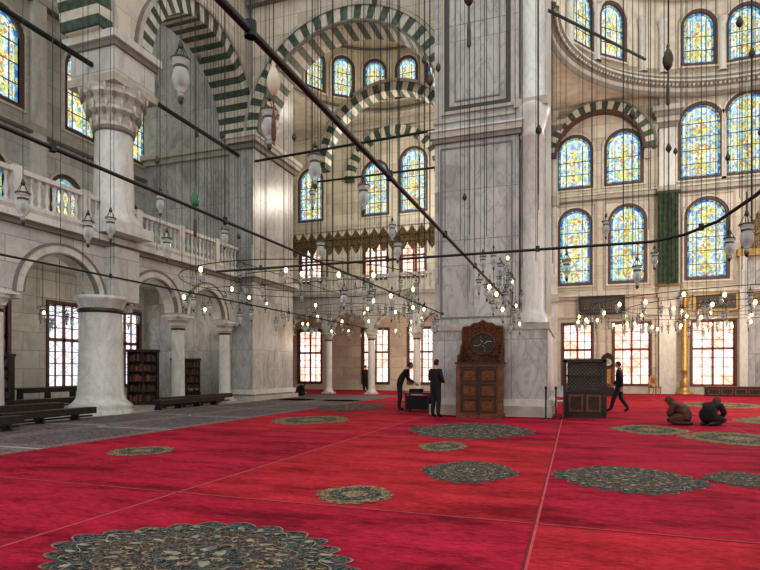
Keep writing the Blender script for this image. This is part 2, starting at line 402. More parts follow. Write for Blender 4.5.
m.obj('calligraphy_panel')
m = MB(); m.box(6.7,8.9,D-.3,D-.2,4.95,5.9,'darkline'); m.panel(rect(6.65,8.95,4.9,5.95),[rect(6.77,8.83,5.02,5.83)],'Y',D-.36,D-.2,'gold')
for i in range(8): m.tube([(6.95+i*.24,D-.32,5.2+.2*(i%2)),(7.05+i*.24,D-.32,5.6-.15*(i%3)),(7.15+i*.23,D-.32,5.3)],.02,'gold',4)
m.obj('calligraphy_panel')
m = MB(); m.box(4.75,5.85,D-.5,D-.26,6.6,12.0,'greencloth'); m.box(4.65,5.95,D-.56,D-.26,12.0,12.15,'woodd'); m.box(4.7,5.9,D-.54,D-.26,6.45,6.6,'frieze')
for i in range(5): m.tube([(4.85+i*.22,D-.51,6.6),(4.85+i*.22,D-.51,12)],.06,'greencloth',6)
m.obj('green_banner')

# ------------------------------------------------------------------ left outer wall
XL = -21
lw = []
for y in (8,11.4,15.0,18.5,22.0): lw.append((y,1.7,.7,4.3,'rect'))
for y in (8.3,11.9,15.6,19.3,22.5): lw.append((y,1.5,12.1,15.5,'st'))
for y in (8,11.4,15.0,18.5,22.0): lw.append((y,1.4,7.8,9.8,'st'))
m = MB(); m.panel(rect(2,38.2,0,23),[arch(u,w,z0,z1) if st!='rect' else rect(u-w/2,u+w/2,z0,z1) for u,w,z0,z1,st in lw],'X',XL-.7,XL,'wallm')
m.obj('wall_left')
for u,w,z0,z1,st in lw: window('X',u,w,z0,z1,XL,1,st)
m = MB()
for z in (11.2,16.6): m.box(XL,XL+.25,2,23.2,z,z+.3,'trimw'); m.box(XL,XL+.2,2,23.2,z-.08,z,'trimd')
for y in (6.2,9.9,13.5,17.1,20.8): m.box(XL,XL+.22,y-.3,y+.3,6,16.6,'white')
m.obj('trim_4')

# ------------------------------------------------------------------ arcade & gallery left
m = MB()
def cut_outline(u0,u1,zt,zb,arches):
    pts = [(u0,zt),(u0,zb)]
    for (a0,a1,zs) in arches:
        r=(a1-a0)/2; c=(a0+a1)/2
        pts += [(a0,zb)] + [(c-r*cos(pi*i/20), zs+r*sin(pi*i/20)) for i in range(21)] + [(a1,zb)]
    pts += [(u1,zb),(u1,zt)]
    o=[]
    for p in pts:
        if not o or (abs(o[-1][0]-p[0])>1e-5 or abs(o[-1][1]-p[1])>1e-5): o.append(p)
    return o
arcs = [(3.4,6.3,3.65),(7.5,10.5,3.65),(11.75,14.5,3.7),(16.0,18.4,3.75),(19.15,21.55,3.75)]
m.panel(cut_outline(2,23.2,5.6,3.5,arcs),[],'X',-15.55,-15.0,'wallm')
for a0,a1,zs in arcs:
    c=(a0+a1)/2; r=(a1-a0)/2
    m.vouss('X',c,zs,r-.03,r+.22,-15.6,-14.95,11,('white','vwhite')); m.vouss('X',c,zs,r+.22,r+.29,-15.0,-14.92,12,('trimd','trimd')); m.vouss('X',c,zs,r-.05,r,-15.1,-14.93,12,('trimd','trimd'))
m.obj('arcade_wall')
m = MB()
m.box(XL,-15.0,2,23.2,5.6,5.85,'trimw'); m.box(-15.3,-14.85,2,23.2,5.6,5.75,'trimd'); m.box(-15.3,-14.7,2,23.2,5.75,5.95,'white'); m.box(-15.4,-14.8,2,23.2,5.95,6.1,'trimw')
m.obj('gallery_floor')
def balustrade(name, ax, u0, u1, d, z0, z1, step=.26):
    m = MB(); B = (lambda a0,a1,e0,e1,zz0,zz1,k: m.box(a0,a1,d+e0,d+e1,zz0,zz1,k)) if ax=='Y' else (lambda a0,a1,e0,e1,zz0,zz1,k: m.box(d+e0,d+e1,a0,a1,zz0,zz1,k))
    B(u0,u1,-.14,.14,z0,z0+.14,'white'); B(u0,u1,-.15,.15,z1-.14,z1,'white')
    u = u0; i = 0; h = z1-z0-.28
    while u < u1:
        if i % 9 == 0: B(u-.14,u+.14,-.17,.17,z0,z1+.06,'white')
        else:
            c = (u,d) if ax=='Y' else (d,u)
            zz = z0+.14
            m.lathe(c[0],c[1],[(.07,zz),(.07,zz+.08*h),(.035,zz+.14*h),(.085,zz+.34*h),(.04,zz+.62*h),(.035,zz+.8*h),(.07,zz+.9*h),(.07,zz+h)],'white',8)
        u += step; i += 1
    return m.obj(name)
balustrade('gallery_balustrade','X',2.2,22.6,-15.05,6.1,7.2)
def column(name, x,y,z0,z1,r,cap=.5,k='white',n=24):
    m = MB(); hb = .35*min(1,r/.3)
    m.box(x-r*1.5,x+r*1.5,y-r*1.5,y+r*1.5,z0,z0+hb*.4,k)
    m.lathe(x,y,[(r*1.45,z0+hb*.4),(r*1.5,z0+hb*.55),(r*1.4,z0+hb*.7),(r*1.15,z0+hb*.8),(r*1.2,z0+hb*.95),(r*1.03,z0+hb*1.05),(r,z0+hb*1.5),(r*.9,z1-cap-.08)],k,n)
    m.lathe(x,y,[(r*.9,z1-cap-.08),(r*1.04,z1-cap-.06),(r*1.04,z1-cap),(r*.9,z1-cap+.01)],'bronze',n)
    steps = 4
    for i in range(steps):
        a = r*(.98+.17*i); c = r*(.98+.17*(i+1)); q0 = z1-cap+cap*.85*i/steps; q1 = z1-cap+cap*.85*(i+1)/steps
        m.lathe(x,y,[(a,q0),(a*1.02,q0+(q1-q0)*.5),(c,q1),(c*.9,q1+.001)],k if i%2 else 'trimw',8+4*(i%2),smooth=False)
    bw = r*1.65
    m.box(x-bw,x+bw,y-bw,y+bw,z1-cap*.15,z1,k)
    return m.obj(name)
for y in (3.0,6.9,11.1,18.78,22.0): column('arcade_column',-15.27,y,0,3.65,.27,.5)
m = MB(); x,y=-14.75,14.35
m.lathe(x,y,[(.98,0),(.98,.12),(.93,.2),(.98,.3),(.84,.4),(.76,.5),(.70,.75),(.64,3.3)],'white',40)
m.lathe(x,y,[(.64,3.3),(.70,3.33),(.70,3.42),(.64,3.45)],'bronze',40)
m.lathe(x,y,[(.64,3.45),(.68,3.55),(.76,3.7),(.80,3.75),(.80,3.85),(.0,3.86)],'white',40)
m.box(-15.0,-14.55,14.75,15.85,3.8,5.6,'wallm')
m.obj('large_lower_column')
m = MB(); x=-15.0; y=15.15
m.box(x-.9,x+.9,y-.9,y+.9,6.0,6.35,'white')
m.lathe(x,y,[(.88,6.35),(.92,6.45),(.82,6.6),(.75,6.7),(.66,6.85),(.60,9.5)],'white',40)
m.lathe(x,y,[(.60,9.5),(.67,9.52),(.67,9.65),(.60,9.7)],'trimd',40)
for i in range(5):
    a=.62+.09*i; c=a+.10; q0=9.68+.24*i; q1=q0+.24
    n=12+4*(i%2)
    m.lathe(x,y,[(a,q0),(a*1.03,q0+.12),(c+.03,q1),(a,q1)],'trimw' if i%2 else 'white',n,smooth=False)
    for j in range(n):
        an=2*pi*j/n; m.lathe(x+c*cos(an),y+c*sin(an),[(.0,q0-.03),(.05,q0+.1),(.06,q1)],'trimd' if i%2 else 'vwhite',6)
m.box(x-1.0,x+1.0,y-1.0,y+1.0,10.85,11.1,'trimw'); m.box(x-.92,x+.92,y-.92,y+.92,11.1,12.0,'wallm'); m.box(x-1.0,x+1.0,y-1.0,y+1.0,12.0,12.2,'trimd'); m.box(x-1.1,x+1.1,y-1.1,y+1.1,12.2,12.45,'white')
m.obj('large_gallery_column')
m = MB(); z0=12.45
m.panel(cut_outline(2,22.7,23,z0,[(6.6,13.9,12.5),(16.1,22.6,12.5)]),[],'X',-15.8,-14.4,'cream','cream')
m.obj('wall_left_upper')
m = MB()
for c,r in ((10.25,3.65),(19.35,3.25)):
    m.vouss('X',c,12.5,r-.10,r+.50,-15.9,-14.3,37)
    m.vouss('X',c,12.5,r+.50,r+.64,-14.4,-14.2,24,('trimw','trimw'))
    m.vouss('X',c,12.5,r+.64,r+.68,-14.4,-14.25,24,('trimd','trimd'))
m.obj('striped_arch')
m = MB()
m.box(-14.4,-13.8,2,22.6,19.2,19.5,'trimw'); m.box(-14.4,-13.6,2,22.6,19.5,19.7,'white')
m.obj('trim_5')
m = MB()
m.box(XL,-15.3,23.2,24.4,0,23,'pier'); m.box(-15.5,-14.2,22.7,26.6,0,23,'pier')
for z,o,k in ((0,.22,'trimw'),(.3,.12,'white'),(5.6,.12,'trimd'),(5.8,.25,'trimw'),(11.85,.15,'trimd'),(12.1,.3,'trimw'),(12.3,.38,'white')): m.box(-15.5,-14.2+o,22.7-o,26.6+o,z,z+.22,k)
for z,o in ((11.9,.15),(12.15,.3)): m.box(XL,-15.3,23.2-o,23.3,z,z+.25,'trimw')
m.obj('marble_pier')
m = MB(); m.box(-20.9,-20.2,24.4,37.5,0,25,'wallm'); m.obj('wall_aisle')

# ------------------------------------------------------------------ front arch
m = MB()
m.panel(cut_outline(-14.2,-4.0,24,12.3,[(-13.9,-5.1,12.4)]),[],'Y',22.6,24.0,'cream','cream')
m.obj('wall_arch_front')
m = MB(); m.vouss('Y',-9.5,12.4,4.3,4.88,22.45,24.05,45); m.vouss('Y',-9.5,12.4,4.88,5.02,22.38,22.6,33,('trimw','trimw')); m.vouss('Y',-9.5,12.4,4.22,4.3,22.42,22.6,33,('trimd','trimd')); m.vouss('Y',-9.5,12.4,5.02,5.07,22.45,22.6,33,('trimd','trimd'))
m.vouss('Y',-9.5,12.8,3.7,4.15,28.5,29.3,37); m.vouss('Y',-9.5,12.8,4.15,4.3,28.4,29.3,37,('trimw','trimw'))
m.obj('striped_arch')
m = MB(); m.box(-15,-4,22.3,22.6,18.3,18.55,'trimd'); m.box(-15,-4,22.2,22.6,18.55,18.7,'white'); m.obj('trim_6')

# ------------------------------------------------------------------ main pillar
m = MB()
m.box(-4.28,-1.62,17.7,22.6,0,24,'pier'); m.box(-3.9,-.82,18.05,22.3,0,24,'pier')
m.box(-1.66,-.86,18.0,18.3,0,24,'white')
m.lathe(-1.24,17.95,[(.46,2.9),(.46,3.1),(.40,3.2),(.36,3.35),(.34,8.6),(.40,8.65),(.36,8.8),(.48,9.2),(.56,9.5),(.5,9.6),(.34,9.75),(.34,24)],'white',20)
m.lathe(-4.2,17.95,[(.12,3),(.12,24)],'white',12)
m.box(-4.4,-.62,17.45,22.7,0,.35,'trimw'); m.box(-4.36,-.68,17.52,22.7,.35,.55,'white'); m.box(-4.33,-.74,17.58,22.6,.55,2.7,'pier'); m.box(-4.36,-.70,17.54,22.65,2.7,2.9,'trimw')
m.box(-4.36,-1.55,17.6,22.7,8.75,8.9,'trimd'); m.box(-4.42,-1.5,17.55,22.7,8.9,9.1,'trimw'); m.box(-4.46,-1.46,17.5,22.7,9.1,9.16,'white'); m.box(-1.75,-.75,17.5,18.3,9.5,9.75,'trimw')
m.box(-4.32,-1.6,17.64,22.6,9.4,9.48,'trimw')
m.panel(rect(-3.95,-1.85,9.75,16.5),[rect(-3.80,-2.0,9.9,16.35)],'Y',17.66,17.7,'darkline')
m.panel(rect(-4.05,-1.75,9.65,16.6),[rect(-3.95,-1.85,9.75,16.5)],'Y',17.62,17.7,'trimw')
m.panel(rect(-3.62,-2.18,10.05,16.2),[rect(-3.58,-2.22,10.09,16.16)],'Y',17.67,17.7,'trimd')
m.panel(rect(-4.1,-1.8,3.1,8.6),[rect(-4.05,-1.85,3.15,8.55)],'Y',17.67,17.7,'trimd')
for z in (5.6,12.5): m.box(-4.285,-1.615,17.695,17.71,z,z+.02,'trimd')
m.obj('marble_pillar')

# ------------------------------------------------------------------ rear gallery
m = MB()
cols = [-19.8,-17.0,-14.2,-11.4,-8.6,-5.8]
m.panel(cut_outline(-20.2,-4.3,5.6,3.6,[(a+.3,c-.3,3.7) for a,c in zip(cols,cols[1:])]),[],'Y',31,31.4,'wallm')
for a,c in zip(cols,cols[1:]): m.vouss('Y',(a+c)/2,3.7,1.08,1.2,30.95,31.4,16,('trimd','trimw'))
m.box(-20.2,-4.3,31,37.5,5.6,5.9,'wallm'); m.box(-20.2,-4.3,30.8,31.4,5.85,6.05,'trimw')
m.obj('rear_gallery_floor')
for c in cols: column('arcade_column',c,31.2,0,3.7,.22,.4)
balustrade('rear_gallery_balustrade','Y',-20.1,-4.4,31.0,6.05,7.1,.28)
m = MB(); u=-20.1
m.box(-20.1,-4.4,30.85,31.1,8.9,9.3,'frieze'); m.box(-20.1,-4.4,30.75,31.2,9.3,9.4,'frieze')
while u < -4.6:
    m.panel([(u,9.0),(u+.56,9.0),(u+.5,8.7),(u+.28,8.40),(u+.06,8.7)],[],'Y',30.9,31.0,'frieze')
    m.panel([(u,9.4),(u+.56,9.4),(u+.42,9.6),(u+.28,9.85),(u+.14,9.6)],[],'Y',30.85,30.95,'frieze'); u += .58
for c in cols:
    for o in (0,1.4): m.lathe(c+o,31.0,[(.09,7.1),(.07,7.3),(.07,8.7),(.14,8.95)],'frieze',8)
m.obj('carved_loge_valance')

# ------------------------------------------------------------------ domes
def curved_windows(cx,cy,R,angs,w,z0,z1):
    for a in angs:
        A = radians(a); x = cx+(R-.02)*cos(A); y = cy+(R-.02)*sin(A)
        window('Y',0,w,z0,z1,-.14,-1,'st',rotz=A-pi/2,loc=(x,y,0))
def domeprof(R,z): return [(R*cos(radians(t)), z+R*.9*sin(radians(t))) for t in range(0,91,6)]
m = MB(); cx,cy,R = 9,26.9,10.6
m.lathe(cx,cy,[(R,18.3),(R,23.4)],'dome',72,0,pi)
m.lathe(cx,cy,[(R-.95,18.1),(R-.95,18.2),(R-.8,18.25)],'vwhite',72,0,pi)
m.lathe(cx,cy,[(R-.8,18.25),(R-.8,18.42)],'trimd',72,0,pi)
m.lathe(cx,cy,[(R-.8,18.42),(R-.6,18.46),(R-.55,18.62)],'vwhite',72,0,pi)
m.lathe(cx,cy,[(R-.5,18.62),(R-.3,18.66),(R-.28,18.85)],'trimw',72,0,pi)
m.lathe(cx,cy,[(R-.28,18.85),(R-.1,18.88)],'trimd',72,0,pi)
m.lathe(cx,cy,[(R-.08,18.95),(R-.08,19.25)],'paint',72,0,pi)
m.lathe(cx,cy,[(R-.25,23.2),(R-.25,23.4),(R,23.45)],'trimw',72,0,pi)
m.lathe(cx,cy,domeprof(R,23.4),'dome',72,0,pi)
m.lathe(cx,cy,[(R-.95,18.1),(R-.9,18.02),(R-.6,18.0),(R-.6,17.92),(R-.5,17.9)],'trimd',72,0,pi)
m.lathe(cx,cy,[(R-.5,17.9),(R-.48,17.7),(R-.35,17.68)],'trimw',72,0,pi)
m.lathe(cx,cy,[(R-.48,17.75),(R-.36,17.5),(R-.3,17.48)],'trimd',72,0,pi)
N=130
for i in range(N):
    a=pi*(i+.5)/N; x=cx+(R-.78)*cos(a); y=cy+(R-.78)*sin(a)
    m.lathe(x,y,[(.0,17.88),(.08,17.95),(.1,18.14)],'vwhite' if i%2 else 'trimw',5)
for a in (113,120,138.5,152,58,72,94.5):
    A=radians(a)
    m.lathe(cx+(R-.15)*cos(A),cy+(R-.15)*sin(A),[(.3,18.9),(.22,19.1),(.2,21.6),(.32,22.0)],'white',10)
m.obj('semi_dome')
curved_windows(cx,cy,R,(145,131.5,101.5,88,65,50,35),1.7,19.5,22.5)
m = MB()
circ=[(cx+(R-.45)*cos(pi*i/48),cy+(R-.45)*sin(pi*i/48)) for i in range(49)]
m.panel([(-2.6,26.9),(-2.6,37.6),(22,37.6),(22,26.9)]+circ,[],'Z',18.12,18.3,'dome')
m.obj('ceiling')
m = MB(); cx,cy,R=-11.2,31.0,6.3
m.lathe(cx,cy,[(R,19.5),(R,24)],'dome',60); m.lathe(cx,cy,[(R-.5,19.3),(R-.45,19.5),(R-.2,19.6)],'trimw',60); m.lathe(cx,cy,[(R-.2,19.6),(R-.15,19.85),(R,19.9)],'trimd',60)
m.lathe(cx,cy,domeprof(R,24),'dome',60); m.lathe(cx,cy,[(R-.2,23.8),(R-.2,24),(R,24.05)],'trimd',60)
m.lathe(cx,cy,[(R-.08,19.95),(R-.08,20.2)],'paint',60)
m.obj('aisle_dome')
curved_windows(cx,cy,R,(67,88,109,130,150),1.35,20.5,23.1)
m = MB()
circ=[(cx+(R-.4)*cos(2*pi*i/60),cy+(R-.4)*sin(2*pi*i/60)) for i in range(60)]
m.panel([(-20.9,24.0),(-20.9,37.6),(-3,37.6),(-3,24.0)],[circ],'Z',19.3,19.5,'dome')
m.obj('ceiling_aisle')

# tie rods (anchored in the stone at both ends)
def rod(a,c,r=.06): m=MB(); m.tube([a,c],r,'iron',8); m.obj('iron_tie_rod')
rod((-15,16.1,11.6),(-15,22.7,11.6),.085); rod((-15,2,11.5),(-15,14.2,11.5),.085)
rod((-14.2,22.9,11.3),(-4.3,22.3,11.3),.06); rod((-14.2,28.9,12.2),(-5,28.9,12.2),.06)
m=MB(); m.tube([(-.82,19.4,13.45),(2.6,23.7,13.45)],.05,'iron',8); m.tube([(2.6,23.7,13.45),(2.6,23.7,19)],.01,'iron',4)
m.obj('iron_tie_rod')

# ------------------------------------------------------------------ lamps
def lampgeo(m,x,y,z,s=1.0,wire=None,body='glass',rw=.006):
    P=[(.0,0),(.022,.01),(.03,.03),(.018,.05),(.05,.09),(.068,.13),(.072,.17),(.06,.22),(.052,.25),(.074,.30),(.078,.31)]
    m.lathe(x,y,[(r*s,z+q*s) for r,q in P],body,12)
    m.lathe(x,y,[(.054*s,z+.235*s),(.062*s,z+.25*s),(.054*s,z+.265*s)],'bronze',12)
    m.lathe(x,y,[(.076*s,z+.305*s),(.084*s,z+.315*s),(.076*s,z+.325*s)],'bronze',12)
    m.lathe(x,y,[(0,z-.05*s),(.018*s,z-.03*s),(.026*s,z),(.02*s,z+.03*s),(.022*s,z+.05*s)],'bronze',8)
    m.lathe(x,y,[(.0,z+.10*s),(.022*s,z+.12*s),(.022*s,z+.2*s),(0,z+.21*s)],'bronze',6)
    top=z+.44*s
    for j in range(4):
        a=2*pi*j/4; m.tube([(x+.078*s*cos(a),y+.078*s*sin(a),z+.31*s),(x+.02*s*cos(a),y+.02*s*sin(a),top-.02)],.003*s+.001,'iron',3)
    m.lathe(x,y,[(0,top-.04*s),(.026*s,top-.02*s),(.022*s,top),(.008*s,top+.04*s),(0,top+.05*s)],'bronze',8)
    if wire: m.tube([(x,y,top),(x,y,wire)],rw,'iron',3)
def bulb(g,x,y,z,s=1):
    g.lathe(x,y,[(0,z-.06*s),(.04*s,z-.03*s),(.055*s,z+.02*s),(.035*s,z+.08*s),(0,z+.1*s)],'bulb',8)
PZ=3.2
def pipe(name, pts, r, drops, span, n, wtop=14, seed=1, lit=0):
    random.seed(seed); e = empty(name)
    m=MB(); m.tube(pts,r,'iron',8)
    P=[Vector(p) for p in pts]
    L=[0]
    for a,c in zip(P,P[1:]): L.append(L[-1]+(c-a).length)
    def at(s):
        s=max(0,min(L[-1],s))
        for i in range(len(L)-1):
            if s<=L[i+1]: return P[i].lerp(P[i+1],(s-L[i])/(L[i+1]-L[i]))
        return P[-1]
    k=.9
    while k<L[-1]:
        p=at(k); m.tube([p,(p.x,p.y,wtop)],.005,'iron',3); m.lathe(p.x,p.y,[(r*1.5,p.z-.03),(r*1.5,p.z+.05)],'iron',8); k+=2.3
    m.obj('pipe_frame',parent=e)
    g=MB()
    for i in range(n):
        p=at(span[0]+(span[1]-span[0])*(i+.5)/n)
        h=p.z-random.choice(drops); off=(-1)**i*.12
        lampgeo(g,p.x+off,p.y,h-.3,.75+.25*random.random(),p.z)
        if lit and i%lit==0: bulb(g,p.x+off,p.y-.08,h-.05,.6)
    g.obj('glass_lamps',parent=e)
    return e
pipe('lamp_rail',[(-1.58,1.6,PZ),(-1.58,17.3,PZ)],.022,(.0,.2,.4,-.5,-.9),(8.6,15.6),28,lit=4)
pipe('lamp_rail',[(-3.88,2.4,PZ),(-3.88,17.2,PZ)],.018,(.1,.3),(6,14.5),12,seed=2,lit=4)
pipe('lamp_rail',[(-8.2,5,PZ),(-8.2,22,PZ)],.018,(.1,.3),(5,16),12,seed=3)
pipe('lamp_rail',[(-6.0,8.4,PZ),(-3.9,8.4,PZ),(1.0,8.4,PZ),(1.35,8.1,PZ),(1.6,7.5,PZ),(1.72,6.5,PZ),(1.75,5,PZ),(1.75,2.5,PZ)],.020,(.15,.3),(5.2,11),5,seed=4)
def ring(name,cx,cy,R,z,n,r=.014,lit=0,wtop=17,seed=1,spokes=True,s=1.0,spread=.5):
    random.seed(seed); e=empty(name); m=MB()
    pts=[(cx+R*cos(2*pi*i/60),cy+R*sin(2*pi*i/60),z) for i in range(61)]; m.tube(pts,r,'iron',6)
    if spokes:
        m.tube([(cx-R,cy,z),(cx+R,cy,z)],r*.8,'iron',6); m.tube([(cx,cy-R,z),(cx,cy+R,z)],r*.8,'iron',6)
    for i in range(14):
        a=2*pi*i/14; x=cx+R*cos(a); y=cy+R*sin(a); m.tube([(x,y,z),(x,y,wtop)],.008,'iron',3)
    m.obj('ring_frame',parent=e)
    g=MB()
    for i in range(n):
        a=2*pi*(i+.5+random.uniform(-.3,.3))/n; rr=R+random.uniform(-.25,.25); x=cx+rr*cos(a); y=cy+rr*sin(a); dz=random.uniform(.05,spread)
        lampgeo(g,x,y,z-dz-.4,s*random.uniform(.8,1.15),z)
        if lit and i%lit==0: bulb(g,x+.08,y-.1,z-dz-.1,1.0)
    g.obj('glass_lamps',parent=e); return e
ring('ring_chandelier',6.5,25.5,6.3,4.0,64,lit=2,seed=2,s=1.05)
ring('ring_chandelier',6.5,25.5,4.4,4.0,40,lit=2,seed=3,s=1.05)
ring('ring_chandelier',6.5,25.5,2.4,4.0,20,lit=2,seed=13,s=1.05)
ring('ring_chandelier',-9.2,18.0,4.2,4.6,40,seed=4,spread=.8,wtop=20,s=.95,lit=4)
ring('ring_chandelier',-9.2,18.0,2.4,4.6,20,seed=5,spread=.8,wtop=20,s=.95,lit=4)
ring('ring_chandelier',-10.5,27.4,3.0,4.6,30,seed=6,wtop=19,spread=1.0,lit=2)
ring('ring_chandelier',-18,17,1.8,3.8,14,seed=7,wtop=5.6,lit=4)
for (x,y,z,s) in ((-2.7,3.35,3.42,.9),(-2.35,4.0,3.28,.9),(-2.35,4.85,3.22,.9),(-2.25,5.9,3.25,.9),(-5.6,4.4,3.05,.95),(-6.4,6.0,3.2,1.0),(-5.9,7.0,3.15,1.0),(-5.2,5.2,3.0,.8),(-3.4,7.2,3.0,.85),(-2.6,8.3,3.15,.9),(2.0,6.6,2.95,.85),(2.9,7.6,3.2,.9),(2.3,10,3.2,.9),(-7.4,8.6,4.4,1.1),(-6.6,9.5,3.9,1.1),(-4.8,9.8,4.6,1.0),(-3.4,10.5,4.0,1.0),(.6,12,4.1,1.0),(1.6,13,3.6,1.0)):
    m=MB(); lampgeo(m,x,y,z,s,13,rw=.004); m.obj('hanging_glass_lamp')
for (x,y,z,k,s) in ((-2.05,3.55,3.22,'cream2',.85),(-4.0,5.2,3.05,'greenglass',.8),(-5.2,3.7,3.15,'bronze',.8),(-.75,4.2,4.0,'bronze',.8),(.8,5.6,3.95,'bronze',.8)):
    m=MB(); P=[(0,.25),(.02,.26),(.045,.3),(.058,.35),(.055,.40),(.035,.46),(.012,.5),(.02,.52),(.012,.55),(0,.56)]
    m.lathe(x,y,[(r*s,z+q*s) for r,q in P],k,14); m.lathe(x,y,[(.0,z-.12),(.022*s,z-.1),(.018*s,z+.06),(.008*s,z+.1),(.006*s,z+.26)],'tassel' if k=='cream2' else 'bronze',8)
    m.lathe(x,y,[(.03*s,z+.3*s),(.046*s,z+.31*s),(.03*s,z+.28*s)],'bronze',12)
    m.tube([(x,y,z+.55*s),(x,y,13)],.0045,'iron',3); m.obj('egg_pendant_lamp')
m=MB(); random.seed(11)
for i in range(105):
    x=random.uniform(-13,7); y=random.uniform(9,21)
    if -4.8<x<-.4 and y>16.5: y-=7
    m.tube([(x,y,random.uniform(3.4,5)),(x,y,19)],.0075,'iron',3)
    if random.random()<.3:
        zz=random.uniform(6.5,11); m.lathe(x,y,[(0,zz-.12),(.06,zz-.05),(.07,zz),(.03,zz+.1),(0,zz+.14)],'bronze',8)
m.obj('lamp_suspension_wires')

# ------------------------------------------------------------------ furniture
e = empty('preacher_pulpit',(-2.66,16.95,0))
m=MB(); W=.62; Dp=.42
m.box(-W-.05,W+.05,-Dp-.05,Dp+.05,0,.12,'wood'); m.box(-W,W,-Dp,Dp,.12,1.6,'inlay'); m.box(-W-.05,W+.05,-Dp-.05,Dp+.05,1.55,1.63,'wood'); m.box(-W-.08,W+.08,-Dp-.08,Dp+.08,1.63,1.68,'woodd')
for sx in (-1,1): m.box(sx*W-.06,sx*W+.06,-Dp-.03,-Dp+.08,.12,1.55,'wood')
for i in range(2):
    for j in range(3):
        x0=-W+.1+i*.54; z=.2+j*.45
        m.panel(rect(x0,x0+.48,z,z+.4),[rect(x0+.05,x0+.43,z+.05,z+.35)],'Y',-Dp-.03,-Dp,'woodd')
        m.panel([(x0+.24+.13*cos(q*pi/4),z+.2+.11*sin(q*pi/4)) for q in range(8)],[[(x0+.24+.07*cos(q*pi/4),z+.2+.06*sin(q*pi/4)) for q in range(8)]],'Y',-Dp-.02,-Dp,'wood')
m.box(-.03,.03,-Dp-.035,-Dp,.12,1.55,'woodd')
m.obj('base_cabinet',parent=e)
m=MB()
out=[(-W,1.68),(W,1.68),(W,2.6),(W-.03,2.78),(.38,2.80),(.3,2.88),(.12,2.90),(0,2.98),(-.12,2.90),(-.3,2.88),(-.38,2.80),(-W+.03,2.78),(-W,2.6)]
hole=[(.38*cos(2*pi*i/24),2.26+.33*sin(2*pi*i/24)) for i in range(24)]
m.panel(out,[hole],'Y',Dp-.12,Dp-.02,'inlayd'); m.panel(hole,[],'Y',Dp-.1,Dp-.04,'woodd')
m.tube([(.38*cos(2*pi*i/24),Dp-.13,2.26+.33*sin(2*pi*i/24)) for i in range(25)],.018,'wood',5)
m.tube([(p[0],Dp-.08,p[1]) for p in out[2:]],.035,'wood',6)
for sx in (-1,1):
    m.lathe(sx*W,Dp-.07,[(.05,1.68),(.035,1.8),(.05,2.0),(.03,2.3),(.05,2.6),(.0,2.82)],'wood',8)
    m.panel([(-Dp,1.68),(Dp,1.68),(Dp,2.3),(.1,2.2),(-.1,1.95),(-Dp,1.88)],[],'X',sx*W-.03,sx*W+.03,'inlayd')
for a in range(8): m.tube([(.05*cos(a*pi/4),Dp-.12,2.26+.05*sin(a*pi/4)),(.18*cos(a*pi/4+.5),Dp-.12,2.26+.16*sin(a*pi/4+.5)),(.28*cos(a*pi/4+.2),Dp-.12,2.26+.25*sin(a*pi/4+.2))],.012,'wood' if a%2 else 'cream2',4)
m.obj('carved_back',parent=e)
e = empty('carved_wooden_screen',(.3,17.9,0))
m=MB(); m.box(-.58,.58,-.2,.2,0,.12,'woodd'); m.box(-.54,.54,-.16,.16,.12,.8,'woodd')
for sx in (-.56,.56): m.box(sx-.05,sx+.05,-.2,.2,.1,1.75,'woodd')
m.box(-.6,.6,-.2,.2,1.68,1.78,'woodd'); m.box(-.56,.56,-.19,.18,.78,.86,'woodd'); m.box(-.56,.56,-.19,.18,1.25,1.31,'woodd')
m.box(-.5,.5,.1,.14,.86,1.7,'cream2')
for i in range(10):
    for j in range(7):
        x=-.45+i*.1; z=.93+j*.115
        m.panel([(x+.05*cos(k*pi/4+pi/8),z+.058*sin(k*pi/4+pi/8)) for k in range(8)],[[(x+.036*cos(k*pi/2),z+.042*sin(k*pi/2)) for k in range(4)]],'Y',-.1,-.05,'woodd')
for i in range(2): m.panel(rect(-.46+i*.5,-.04+i*.5,.2,.72),[rect(-.4+i*.5,-.1+i*.5,.27,.65)],'Y',-.19,-.16,'wood')
m.obj('screen_panel',parent=e)
m=MB(); m.box(-.6,-.56,-.9,.0,0,.7,'woodd'); m.obj('side_board',parent=e)
m=MB()
for sx in (-.2,.2):
    m.tube([(sx,-.2,0),(sx,.18,.45),(sx,.22,.8)],.015,'whitepl',6); m.tube([(sx,.2,0),(sx,-.18,.45)],.015,'whitepl',6)
m.box(-.22,.22,-.2,.2,.43,.47,'whitepl'); m.box(-.2,.2,.2,.23,.58,.8,'whitepl')
m.obj('folding_chair',loc=(-.42,18.75,0),rotz=.3)
m=MB(); m.box(-.32,.32,-.2,.2,0,.5,'woodd'); m.box(-.24,.24,-.16,.16,.5,1.6,'wood'); m.box(-.32,.32,-.2,.2,1.6,2.15,'woodd')
m.panel([(-.34,2.15),(.34,2.15),(.2,2.3),(0,2.42),(-.2,2.3)],[],'Y',-.2,.2,'woodd')
m.panel([(.2*cos(2*pi*i/20),1.87+.2*sin(2*pi*i/20)) for i in range(20)],[],'Y',-.23,-.2,'cream2'); m.tube([(0,-.24,1.87),(0,-.24,2.02)],.01,'iron',4); m.tube([(0,-.24,1.87),(.1,-.24,1.85)],.01,'iron',4); m.box(-.14,.14,-.17,-.15,.7,1.5,'gold')
m.obj('longcase_clock',loc=(1.75,33.2,0))
for x,y in ((-.78,17.0),(-.5,17.0)):
    m=MB(); m.lathe(x,y,[(0,0),(.14,0),(.14,.03),(.03,.06),(.022,.1),(.022,.88),(.04,.9),(.04,.95),(0,.98)],'iron',12); m.box(x-.02,x+.02,y-.03,y+.03,.75,.85,'black'); m.obj('stanchion_post')
m=MB(); m.box(-.45,.45,-.3,.3,.62,.68,'woodd')
